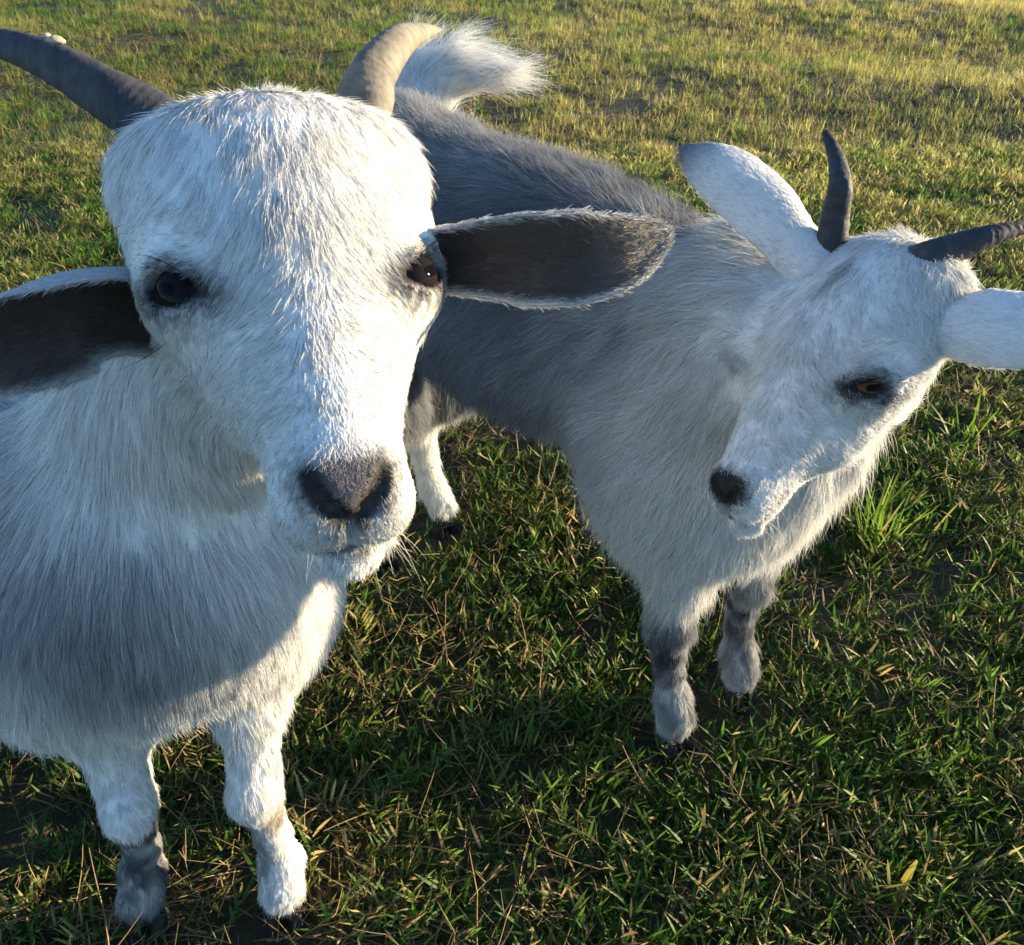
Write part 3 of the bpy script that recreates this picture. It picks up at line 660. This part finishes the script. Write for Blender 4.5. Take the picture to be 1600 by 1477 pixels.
    for s in (-1, 1):
        p = np.array([-.79, .785, 0])+lat*s*.075; add_hoof(root, base, (p[0], p[1], float(hgt(p[0], p[1]))-.004), -ax, .0158)
    # whiskers and lashes
    rg = np.random.default_rng(5); Ls = []
    for i in range(46):
        s = rg.choice((-1, 1)); z = rg.uniform(-15., -12); x = s*rg.uniform(.4, 2.0); y = rg.uniform(-2.4, .3)
        a = H.p(x, y, z); d = H.v(s*rg.uniform(.1, .8), rg.uniform(-.7, .1), rg.uniform(-.9, .0)); l = rg.uniform(.010, .026)
        u = np.linspace(0, 1, 6)[:, None]; Ls.append(a+nrm(d)*l*u+np.array([0, 0, -1])*.25*l*u**2)
    strands('whiskers', root, base, Ls, M_FUR, .00011, (.80, .78, .74))
    Ls = []
    for (a, b, c) in (((250, 368, .47), (190, 365, .468), (135, 385, .465)), ((205, 345, .475), (150, 370, .472), (95, 385, .47)), ((262, 535, .455), (215, 565, .45), (160, 588, .445)), ((250, 545, .455), (225, 560, .45), (190, 580, .447)),
                      ((690, 460, .47), (720, 490, .465), (748, 492, .462)), ((686, 470, .47), (712, 500, .465), (735, 505, .462)), ((660, 330, .48), (678, 295, .48), (690, 260, .482)), ((665, 340, .48), (690, 300, .48), (707, 275, .482))):
        Ls.append(spline([pt(*a), pt(*b), pt(*c)], 7))
    for s in (-1, 1):
        c = H.ep*[s, 1, 1]; o = H.eo*[s, 1, 1]; lg = H.el*[s, 1, 1]; un_ = np.cross(o, lg)*s
        un_ = un_*(1 if un_[2] > 0 else -1)
        for i in range(26):
            t = rg.uniform(-1.3, 1.2); b0 = H.p(*c)+H.v(*(o*(1.45-.35*t*t)+lg*t+un_*(1.0-.3*t*t)))*H.k
            d = nrm(H.v(*(o*.9+un_*.35+lg*(t*.2+rg.normal(0, .15))))); l = rg.uniform(.006, .011); u = np.linspace(0, 1, 5)[:, None]
            Ls.append(b0+d*l*u-H.v(*un_)*.25*l*u**2)
    strands('lashes', root, base, Ls, M_FUR, .00013, (.02, .018, .018))

# ================================================================== the far goat
def far_goat():
    base = np.array([.06, .90, 0]); f = np.array([.72, -.69, 0]); l = np.array([.69, .72, 0])
    H = Head(pt(1280, 592, .700), cv(.46, -.32, -.83), cv(-.55, -.81, -.08), .98, .80)
    H.ep = np.array([4.85, .6, -.1]); H.eo = nrm((.86, .46, -.16)); H.el = nrm([-.45, .62, -.62]); H.nose = 1.05; H.hide = True
    F = Field((-.36, .46, -.01), (.50, 1.36, .70), .0033)
    hp = np.array([-.13, 1.09, .425]); sh = np.array([.20, .78, .395])
    Rb = np.column_stack([f, l, [0, 0, 1]])
    F.cap(hp+[0, 0, .030], sh+[0, 0, .018], .110, .108, .05, (0, 0, 1), 1.0)
    F.ell((.03, .94, .42), (.20, .122, .115), Rb, .05)
    F.ell(hp+[0, .0, .015], (.115, .115, .122), Rb, .04)
    F.ell((.200, .765, .385), (.098, .110, .125), Rb, .04)
    F.ell((.205, .735, .36), (.080, .088, .10), Rb, .04)
    F.chain([(.212, .75, .43), (.205, .725, .47), H.p(0, -3.0, 3.4)], [.106, .080, .044], .04)
    for s in (-1, 1): F.ell(np.array([.195, .785, .35])+l*s*.085, (.075, .045, .11), Rb, .04)
    legs = {'r': [(.185, .74, .31), (.165, .715, .245), (.157, .702, .172), (.166, .708, .10), (.172, .706, .062), (.176, .694, .041)],
            'l': [(.275, .80, .31), (.262, .785, .24), (.250, .772, .165), (.252, .777, .10), (.256, .774, .062), (.259, .762, .041)]}
    for k, P in legs.items():
        F.chain(P[:3], [.048, .028, .0200], .025); F.chain(P[2:], [.0200, .0118, .0168, .019], .010)
        F.ell(np.array(P[2])+f*.010, .0165, None, .01)
    for s, P in ((1, [(-.115, 1.10, .38), (-.09, 1.075, .26), (-.128, 1.108, .155), (-.112, 1.092, .062), (-.10, 1.078, .041)]), (-1, [(-.20, 1.02, .38), (-.165, .995, .26), (-.205, 1.03, .155), (-.19, 1.013, .062), (-.178, 1.0, .041)])):
        F.chain(P[:3], [.085, .052, .0195], .03); F.chain(P[2:], [.0195, .0145, .0175], .015)
    tail = [pt(655, 225, 1.27), pt(648, 165, 1.285), pt(668, 122, 1.29), pt(718, 103, 1.28), pt(765, 108, 1.27)]
    F.chain(tail, [.034, .034, .034, .028, .014], .02)
    sculpt_head(F, H, lid=.26, tall=4.8)
    G = Guides(); head_guides(G, H, .9, 1.5, 0, 4.2)
    for t in np.linspace(0, 1, 5):
        c = hp*(1-t)+sh*t
        G.add(c+[0, 0, .14], -f+l*.1+[0, 0, .15], .042, .85)
        for s in (-1, 1):
            G.add(c+l*s*.06+[0, 0, .12], -f*.8+l*s*.5+[0, 0, -.2], .038, .45); G.add(c+l*s*.12+[0, 0, .05], -f*.7+[0, 0, -.7], .040, .38)
            G.add(c+l*s*.12+[0, 0, -.05], -f*.5+[0, 0, -.9], .040, .38); G.add(c+l*s*.08+[0, 0, -.13], -f*.4+[0, 0, -.9]-l*s*.2, .026, .4)
    nk = lambda x, y, z, d, ln, a=.38: G.add((x, y, z), d, ln, a)
    nk(.16, .70, .46, (-.5, .2, -.8), .036); nk(.22, .66, .42, (-.25, -.1, -1), .036); nk(.30, .66, .42, (.1, -.1, -1), .036); nk(.36, .72, .44, (.5, .2, -.9), 0.024, .38); nk(.34, .76, .50, (.5, .3, -.7), 0.024, .38)
    nk(.15, .68, .36, (-.3, 0, -1), .036); nk(.22, .64, .34, (0, 0, -1), .036); nk(.31, .68, .34, (.2, 0, -1), .034); nk(.20, .67, .27, (0, .2, -1), .034, .5); nk(.27, .70, .27, (.1, .2, -1), .034, .5); nk(.10, .76, .33, (-.5, .1, -.9), .036); nk(.36, .78, .36, (.4, .3, -.9), 0.024, .38)
    nk(.13, .73, .29, (-.2, .1, -1), .032, .45); nk(.20, .72, .52, (-.7, .3, -.5), .034)
    for P in legs.values():
        for p, ln in zip(P, (.026, .018, .013, .011, .013, .011)):
            for a in range(4):
                dd = (f, -f, l, -l)[a]; G.add(np.array(p)+dd*.02, dd*.18+[0, 0, -1], ln, .35, .4)
    for s in ((-.09, 1.08), (-.17, 1.0)):
        for z, ln in ((.26, .03), (.16, .02), (.10, .012), (.05, .015), (.02, .014)):
            for dd in (f, -f): G.add(np.array([*s, z])+dd*.03, dd*.15+[0, 0, -1], ln, .35, .5)
    for i, p in enumerate(tail):
        d = nrm(tail[min(i+1, 4)]-tail[max(i-1, 0)])
        for o in (cv(0, 1, 0), cv(0, -1, 0), cv(0, 0, -1)): G.add(p+o*.02, d+o*.15, .065 if i > 1 else .045, .42, .5)
    def colour(V, q, N):
        s = (V-sh)@f                                            # 0 at the shoulder, negative to the rump
        hgt_ = V[:, 2]
        nz = vnoise(V, 30, 4)*.5+vnoise(V, 70, 5)*.4
        C = np.tile(WHITE*.98, (len(V), 1))
        grey = np.clip((-s+.01+.05*nz)/.15, 0, 1)*.9; C = mixc(C, grey, (.25, .27, .31)); C = mixc(C, grey*np.clip(.5*vnoise(V, 18, 21)+.5*vnoise(V, 48, 22), 0, 1)*.8, (.09, .10, .13))
        sad = np.clip((hgt_-.44+.03*nz)/.07, 0, 1)*np.clip((-s+.05)/.10, 0, 1); C = mixc(C, sad*np.clip(.72+.5*nz, 0, 1)*.85, (.085, .095, .12))
        up_ = np.clip((hgt_-.535)/.03, 0, 1)*np.clip((-s+.05)/.10, 0, 1); C = mixc(C, up_*.6, (.55, .55, .54))  # ridge of the back paler: rim light put into the coat colour
        low = np.clip((.235-hgt_)/.05, 0, 1)*np.clip((-s-.15)/.1, 0, 1); C = mixc(C, low, WHITE*.95)
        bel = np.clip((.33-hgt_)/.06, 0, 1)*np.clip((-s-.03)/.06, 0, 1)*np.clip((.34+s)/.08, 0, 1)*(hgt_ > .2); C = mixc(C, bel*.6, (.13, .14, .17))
        C = mixc(C, np.clip(1-grey*3, 0, 1)*.15, (.42, .42, .41))
        for P in legs.values():
            ctr = np.array(P); dd = np.min([np.linalg.norm(V[:, :2]-p[:2], axis=1) for p in ctr[2:]], 0) < .05
            fr = np.clip(.75+((V-ctr[3])@(f*.6-l*.8))/.03, 0, 1)
            band = np.interp(hgt_+.012*nz, [.03, .05, .15, .19, .22], [.25, .75, 1., .9, 0]); mot = np.clip(.78+.55*vnoise(V, 75, 41)+.35*vnoise(V, 190, 42), .1, 1); C = mixc(C, dd*np.clip(fr*1.05, 0, 1)*band*mot, (.040, .043, .055))
        tl = np.linalg.norm(V-tail[3], axis=1); C = mixc(C, np.clip((.125-tl)/.03, 0, 1), WHITE)
        hm = np.clip(1.25-np.linalg.norm((q-[0, -1, -1.5])/np.array([6.2, 6.5, 14]), axis=1), 0, 1)*4; C = mixc(C, np.clip(hm, 0, 1), WHITE)
        pw = np.clip(1.15-np.sqrt(((q[:, 0]+.25*np.sin(q[:, 2]*1.3))/.5)**2+((q[:, 1]-4)/3)**2+((q[:, 2]-8.4)/3.6)**2), 0, 1); C = mixc(C, np.clip(pw*1.3, 0, 1)*.6, (.13, .115, .10))
        e = q.copy(); br = np.clip(1.1-np.sqrt(((np.abs(e[:, 0])-4.6)/1.9)**2+((e[:, 1]-1.6)/2)**2+((e[:, 2]-1.2)/1.5)**2), 0, 1); C = mixc(C, np.clip(br*1.3, 0, 1)*.45, (.22, .23, .26))
        return C
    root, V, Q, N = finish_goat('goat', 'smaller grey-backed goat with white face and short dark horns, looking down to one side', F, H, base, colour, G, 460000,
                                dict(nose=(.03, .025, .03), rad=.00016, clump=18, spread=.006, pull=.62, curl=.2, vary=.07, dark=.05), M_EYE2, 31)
    sp = dict(spine=[pt(1290, 428, .72), pt(1230, 358, .722), pt(1175, 302, .728), pt(1115, 258, .73), pt(1064, 232, .745)], root=.7, side=cv(.65, .72, 0), opening=cv(.1, -.3, 1), wid=.026, thick=.004, cup0=.75, cup1=.4)
    add_ear(root, base, sp, (.30, .24, .21), (.78, .78, .78), (.16, .165, .19), 15000, 41)
    sp = dict(spine=[pt(1405, 500, .675), pt(1490, 508, .65), pt(1570, 512, .635), pt(1650, 520, .63), pt(1730, 535, .63)], side=cv(0, 1, 0), opening=cv(0, -.35, 1), wid=.026, thick=.004, cup0=.8, cup1=.4)
    add_ear(root, base, sp, (.30, .24, .21), (.78, .78, .78), (.16, .165, .19), 15000, 42)
    add_horn(root, base, [pt(1297, 400, .725), pt(1305, 335, .71), pt(1313, 290, .695), pt(1306, 245, .705), pt(1290, 205, .715)], .0125, cv(1, 0, 0), (.05, .052, .062), (.035, .036, .042), 5, .22)
    add_horn(root, base, [pt(1388, 430, .70), pt(1442, 407, .668), pt(1500, 385, .665), pt(1555, 366, .665), pt(1615, 352, .67)], .0148, cv(0, 1, 0), (.05, .052, .062), (.035, .036, .042), 5, .2)
    for x, y in ((.176, .692), (.259, .760), (-.10, 1.076), (-.178, .998)): add_hoof(root, base, (x, y, float(hgt(x, y))-.004), f, .0152)
    rg = np.random.default_rng(6); Ls = []
    for i in range(60):
        s = rg.choice((-1, 1)); x = s*rg.uniform(0, 1.6); y = rg.uniform(-2.7, -1.8); z = rg.uniform(-14.8, -11.5)
        a = H.p(x, y, z); d = H.v(s*rg.uniform(.0, .4), rg.uniform(-1, -.3), rg.uniform(-.7, .1)); ln = rg.uniform(.008, .022)
        u = np.linspace(0, 1, 5)[:, None]; Ls.append(a+nrm(d)*ln*u+np.array([0, 0, -1])*.3*ln*u**2)
    strands('whiskers', root, base, Ls, M_FUR, .00014, (.8, .78, .74))

near_goat(); print('near', time.time()-T0)
far_goat(); print('far', time.time()-T0)

# ================================================================== grass
def blade_set(n, segs, rg, length, width, lean, bend):
    """n blades as ribbons (n, 2*segs+1, 3), rooted at the origin"""
    L = length*(.6+.8*rg.random(n)); W = width*(.7+.6*rg.random(n)); az = rg.random(n)*6.283; ln = lean*(.3+rg.random(n)); bd = bend*rg.normal(.6, .6, n)
    d = np.stack([np.cos(az), np.sin(az), np.zeros(n)], 1); s = np.stack([-np.sin(az), np.cos(az), np.zeros(n)], 1)
    tw = rg.normal(0, .6, n)
    V = np.zeros((n, 2*segs+1, 3)); x = np.zeros(n); z = np.zeros(n)
    for k in range(segs+1):
        u = k/segs; a = ln+bd*u
        if k: x = x+np.sin(a)*L/segs; z = z+np.cos(a)*L/segs
        c = d*x[:, None]+np.array([0, 0, 1.])*z[:, None]
        if k == segs: V[:, 2*segs] = c
        else:
            wv = W*(.75, 1., .8, .55)[min(k, 3)]*.5
            nn = np.cross(d*np.sin(a)[:, None]+np.array([0, 0, 1.])*np.cos(a)[:, None], s)
            sd = s*np.cos(tw*u)[:, None]+nn*np.sin(tw*u)[:, None]
            V[:, 2*k] = c-sd*wv[:, None]; V[:, 2*k+1] = c+sd*wv[:, None]
    return V
def ribbon_faces(n, segs, o=0):
    b = (np.arange(n)*(2*segs+1))[:, None]+o
    q = np.concatenate([b+np.array([[2*k, 2*k+1, 2*k+3, 2*k+2]]) for k in range(segs-1)]) if segs > 1 else np.zeros((0, 4), int)
    t = b+np.array([[2*segs-2, 2*segs-1, 2*segs]])
    return q, t
def proto(kind, rg, segs):
    if kind == 'tuft':
        n = 7; V = blade_set(n, segs, rg, .025, .0023, .8, .8); V += (rg.normal(0, .006, (n, 1, 3))*[1, 1, 0])
    elif kind == 'fine':
        n = 8; V = blade_set(n, segs, rg, .024, .0016, .9, .5); V += (rg.normal(0, .010, (n, 1, 3))*[1, 1, 0])
    elif kind == 'weed':
        n = 6; V = blade_set(n, segs, rg, .020, .0075, 1.15, .35); V += (rg.normal(0, .004, (n, 1, 3))*[1, 1, 0])
    elif kind == 'runner':
        n = 12; V = blade_set(n, segs, rg, .017, .0022, .8, .4)
        u = np.linspace(0, 1, n); st = np.stack([.055*u, .006*np.sin(u*4), .004+.016*np.sin(u*2.6)], 1); V += st[:, None]
    return V
def scatter(name, zones, mat_, palette, seed, kinds, segs, kscale=1.):
    rg = np.random.default_rng(seed); VS = []; CS = []; FQ = []; FT = []; o = 0
    for (xy, sc) in zones:
        nP = 10
        for kd in kinds:
            for p in range(nP):
                P = proto(kd, rg, segs); nb, nv = P.shape[:2]
                sel = rg.random(len(xy)) < (1/(nP*len(kinds)))*1.0
                q = xy[sel]; m = len(q)
                if m == 0: continue
                a = rg.random(m)*6.283; s = sc*kscale*(.65+.7*rg.random(m))
                ca, sa = np.cos(a)*s, np.sin(a)*s
                B = P.reshape(-1, 3)
                W = np.empty((m, len(B), 3), np.float32)
                W[:, :, 0] = B[:, 0]*ca[:, None]-B[:, 1]*sa[:, None]+q[:, :1]; W[:, :, 1] = B[:, 0]*sa[:, None]+B[:, 1]*ca[:, None]+q[:, 1:2]
                W[:, :, 2] = B[:, 2]*s[:, None]+hgt(q[:, 0], q[:, 1])[:, None]-.002
                c = palette(q, rg)                                           # (m,3)
                bc = (1+.28*rg.normal(0, 1, (m, nb)))[:, :, None]*c[:, None]
                yl = rg.random((m, nb)) < .13; bc[yl] = np.array([.34, .25, .10])*(.6+.6*rg.random((yl.sum(), 1)))
                cc = np.repeat(bc, nv, axis=1).astype(np.float32)
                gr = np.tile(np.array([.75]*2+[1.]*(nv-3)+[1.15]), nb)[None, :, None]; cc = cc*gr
                nq, ntz = ribbon_faces(nb*m, segs, o)
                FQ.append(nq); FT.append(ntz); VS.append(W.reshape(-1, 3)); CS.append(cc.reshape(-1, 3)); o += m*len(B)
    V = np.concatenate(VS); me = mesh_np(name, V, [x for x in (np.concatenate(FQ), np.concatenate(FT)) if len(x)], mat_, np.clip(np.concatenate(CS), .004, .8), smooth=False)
    print(name, 'tris', sum(len(x)*2 for x in FQ)+sum(len(x) for x in FT))
    ob = link(name, me); ob['kind'] = 'stuff'; return ob
def area(n, x0, x1, y0, y1, rg, wedge=None, dens=None):
    xy = np.column_stack([rg.uniform(x0, x1, n), rg.uniform(y0, y1, n)])
    if wedge is not None: xy = xy[np.abs(xy[:, 0]) < wedge(xy[:, 1])]
    if dens is not None: xy = xy[rg.random(len(xy)) < dens(xy)]
    return xy
def z3(q, s, k=0): return vnoise(np.column_stack([q, np.zeros(len(q))]), s, k)
def straw(q):                                # straw share 0..1: dry patches, raised far and right for painted sunward glow
    far = np.clip((q[:, 1]-1.0)/2.5, 0, 1)
    d = .30*z3(q, 3.2, 1)+.35*z3(q, 8, 2)+.25*z3(q, 17, 3)
    east = np.clip(q[:, 0]/2.5, -.6, 1)
    return np.clip(.20+.34*far*(.7+.4*east)+d*1.1, 0, 1)
def pal(q, rg):
    m = len(q); t = straw(q)[:, None]
    g = np.array([.045, .105, .016]); g2 = np.array([.13, .215, .022]); y = np.array([.52, .41, .16])
    r = rg.random((m, 1)); far = np.clip((q[:, 1:2]-1.)/2., 0, 1)
    c = g*(1-r*.7)+g2*r*.7; nn = np.clip(.47+.65*z3(q, 6, 8)+.45*z3(q, 2.3, 9)+.65*z3(q, 17, 10)+.14*q[:, 0], 0, 1)[:, None]; c = c*(1-far*.8)+(np.array([.18, .36, .04])*(1-nn)+np.array([.78, .68, .20])*nn)*far*.8  # far turf lightened, more to the right: backlit glow put into blade colour
    k = (rg.random((m, 1)) < t*.8)*(.4+.6*rg.random((m, 1)))
    c = c*(1-k)+y*k
    c = c*(1-.25*np.clip(-q[:, :1]/1.5, 0, 1)*np.clip((q[:, 1:2]-1)/1.5, 0, 1))  # far left turf darkened in the colour, opposite the sunward glow
    return c*(.8+.4*rg.random((m, 1)))
rg = np.random.default_rng(3)
patchy = lambda q: np.clip(.66+.6*z3(q, 14, 6)+.45*z3(q, 5, 7), .06, 1)
FEET = np.array([(-.334, .486), (-.209, .495), (.176, .692), (.259, .760), (-.10, 1.076), (-.178, .998)])
def trodden(q): d = np.linalg.norm(q[:, None]-FEET, axis=2).min(1); return np.clip((d-.040)/.03, .06, 1)
wed = lambda y: .62*np.maximum(y, .3)+.62
nearz = area(50000, -1.5, 1.5, .0, 1.45, rg, wed, lambda q: patchy(q)*trodden(q))
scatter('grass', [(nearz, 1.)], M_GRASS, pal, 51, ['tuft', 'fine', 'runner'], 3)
midz = area(84000, -2.5, 2.5, 1.45, 2.9, rg, wed, patchy)
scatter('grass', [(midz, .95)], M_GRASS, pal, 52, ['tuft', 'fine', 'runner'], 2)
farz = area(215000, -5.5, 5.5, 2.9, 7.2, rg, wed, patchy)
beyond = area(34000, -12, 12, -3, 14, rg, None, lambda q: ((q[:, 1] > 7.2) | (q[:, 1] < .0) | (np.abs(q[:, 0]) > wed(q[:, 1])))*1.)
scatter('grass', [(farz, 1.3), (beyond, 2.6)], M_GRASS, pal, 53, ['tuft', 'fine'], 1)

def pal_weed(q, rg): return np.array([.085, .17, .03])*(.7+.6*rg.random((len(q), 1)))
scatter('ground_weeds', [(area(1100, -1.1, 1.1, .25, 1.6, rg, wed, lambda q: np.clip(.2+1.2*z3(q, 9, 31), 0, 1)*trodden(q)), .9), (area(2600, -3, 3, 1.6, 4.5, rg, wed, lambda q: np.clip(.2+1.2*z3(q, 6, 31), 0, 1)), 1.1)], M_GRASS, pal_weed, 57, ['weed'], 3)

def dry(n, seed, xy, sc):
    """thin dry stems with a few branches lying in the turf"""
    rg = np.random.default_rng(seed); VS = []; Q = []; CS = []; o = 0
    for i in range(len(xy)):
        az = rg.random()*6.283; L = sc*rg.uniform(.025, .085); el = rg.uniform(.05, .8); k = 6; u = np.linspace(0, 1, k)[:, None]
        d = np.array([math.cos(az)*math.cos(el), math.sin(az)*math.cos(el), math.sin(el)]); s = np.array([-math.sin(az), math.cos(az), 0])
        b = np.array([xy[i, 0], xy[i, 1], float(hgt(*xy[i]))+rg.uniform(.002, .014)])
        main = b+d*L*u+s*(rg.normal(0, .22)*L*u**2)+np.array([0, 0, -1])*L*.35*u**2*rg.random()
        lines = [(main, .0009*sc)]
        for j in range(rg.integers(0, 4)):
            q = main[rg.integers(2, k)]; d2 = nrm(d+rg.normal(0, .75, 3)); uu = np.linspace(0, 1, 4)[:, None]
            lines.append((q+d2*L*rg.uniform(.2, .5)*uu+np.array([0, 0, .2])*L*.3*uu**2, .0007*sc))
        c = np.array([.30, .215, .10])*rg.uniform(.45, 1.15)*(1, rg.uniform(.85, 1.1), rg.uniform(.7, 1.1))
        for (P, r) in lines:
            T = nrows(np.gradient(P, axis=0)); a = nrows(np.cross(T, [0, 0, 1.])+1e-6); e = np.cross(T, a); m = len(P)
            rr = r*np.linspace(1, .4, m)[:, None]
            R_ = np.stack([P+a*rr, P-a*rr*.5+e*rr*.87, P-a*rr*.5-e*rr*.87], 1)
            VS.append(R_.reshape(-1, 3)); ii = np.arange(m*3).reshape(m, 3)+o; jj = np.roll(ii, -1, 1)
            Q.append(np.stack([ii[:-1], ii[1:], jj[1:], jj[:-1]], -1).reshape(-1, 4)); CS.append(np.tile(c, (m*3, 1))); o += m*3
    ob = link('dry_grass', mesh_np('dry_grass', np.concatenate(VS), np.concatenate(Q), M_DRY, np.concatenate(CS))); ob['kind'] = 'stuff'
wide = lambda q: np.clip(.35+straw(q)*1.2, 0, 1)
dry(0, 61, area(14000, -1.4, 1.4, .1, 1.5, rg, wed, wide), 1.)
dry(0, 62, area(9000, -3.2, 3.2, 1.5, 4.6, rg, wed, wide), 1.1)
print('grass', time.time()-T0)

# single plants that stand out of the turf
def plant(name, label, cat, xy, n, length, width, lean, bend, cols, seed, segs=5, spread=.02):
    rg = np.random.default_rng(seed); base = np.array([xy[0], xy[1], float(hgt(*xy))])
    root = bpy.data.objects.new(name, None); COL.objects.link(root); root.location = base; root['label'] = label; root['category'] = cat
    for i in range(n):
        V = blade_set(1, segs, rg, length, width, lean, bend)[0]+rg.normal(0, spread, 3)*[1, 1, 0]
        q, t = ribbon_faces(1, segs); c = np.array(cols[rg.integers(len(cols))])*rg.uniform(.8, 1.2)
        link('blade', mesh_np('blade', V, [q, t], M_GRASS, np.tile(c, (len(V), 1))), root)
plant('grass_tuft', 'tall bright green grass tuft beside the chest of the grey-backed goat', 'grass tuft', (.505, 1.03), 60, .085, .0040, .5, .5, [(.12, .22, .02), (.17, .26, .03), (.09, .17, .02), (.25, .24, .06)], 71)
plant('grass_tuft', 'sparse tuft of a few long green blades under the outstretched ear of the grey-backed goat', 'grass tuft', (.72, 1.28), 14, .07, .005, .6, .5, [(.12, .22, .02), (.08, .16, .02)], 72)
def broad_blade():
    base = np.array([.355, .495, float(hgt(.355, .495))]); root = bpy.data.objects.new('grass_sprout', None); COL.objects.link(root); root.location = base
    root['label'] = 'single broad yellow grass blade standing in the dark turf'; root['category'] = 'grass sprout'
    k = 9; u = np.linspace(0, 1, k); c = np.stack([.010*u+.012*u**2, .03*u, .052*u-.010*u**2], 1); wv = .0042*np.sin(np.pi*(u*.82+.12))**.7
    sd = np.array([.75, -.6, .15]); V = np.concatenate([c-sd*wv[:, None], c+np.array([0, .0012, .0])*1, c+sd*wv[:, None]]); i = np.arange(k)
    q = np.concatenate([np.stack([i[:-1], i[1:], i[1:]+k, i[:-1]+k], -1), np.stack([i[:-1]+k, i[1:]+k, i[1:]+2*k, i[:-1]+2*k], -1)])
    col = np.array([.40, .34, .06])*(.75+.35*np.tile(u, 3))[:, None]
    link('blade', mesh_np('broad_blade', V, q, M_GRASS, col), root)
broad_blade()
print('done', time.time()-T0)
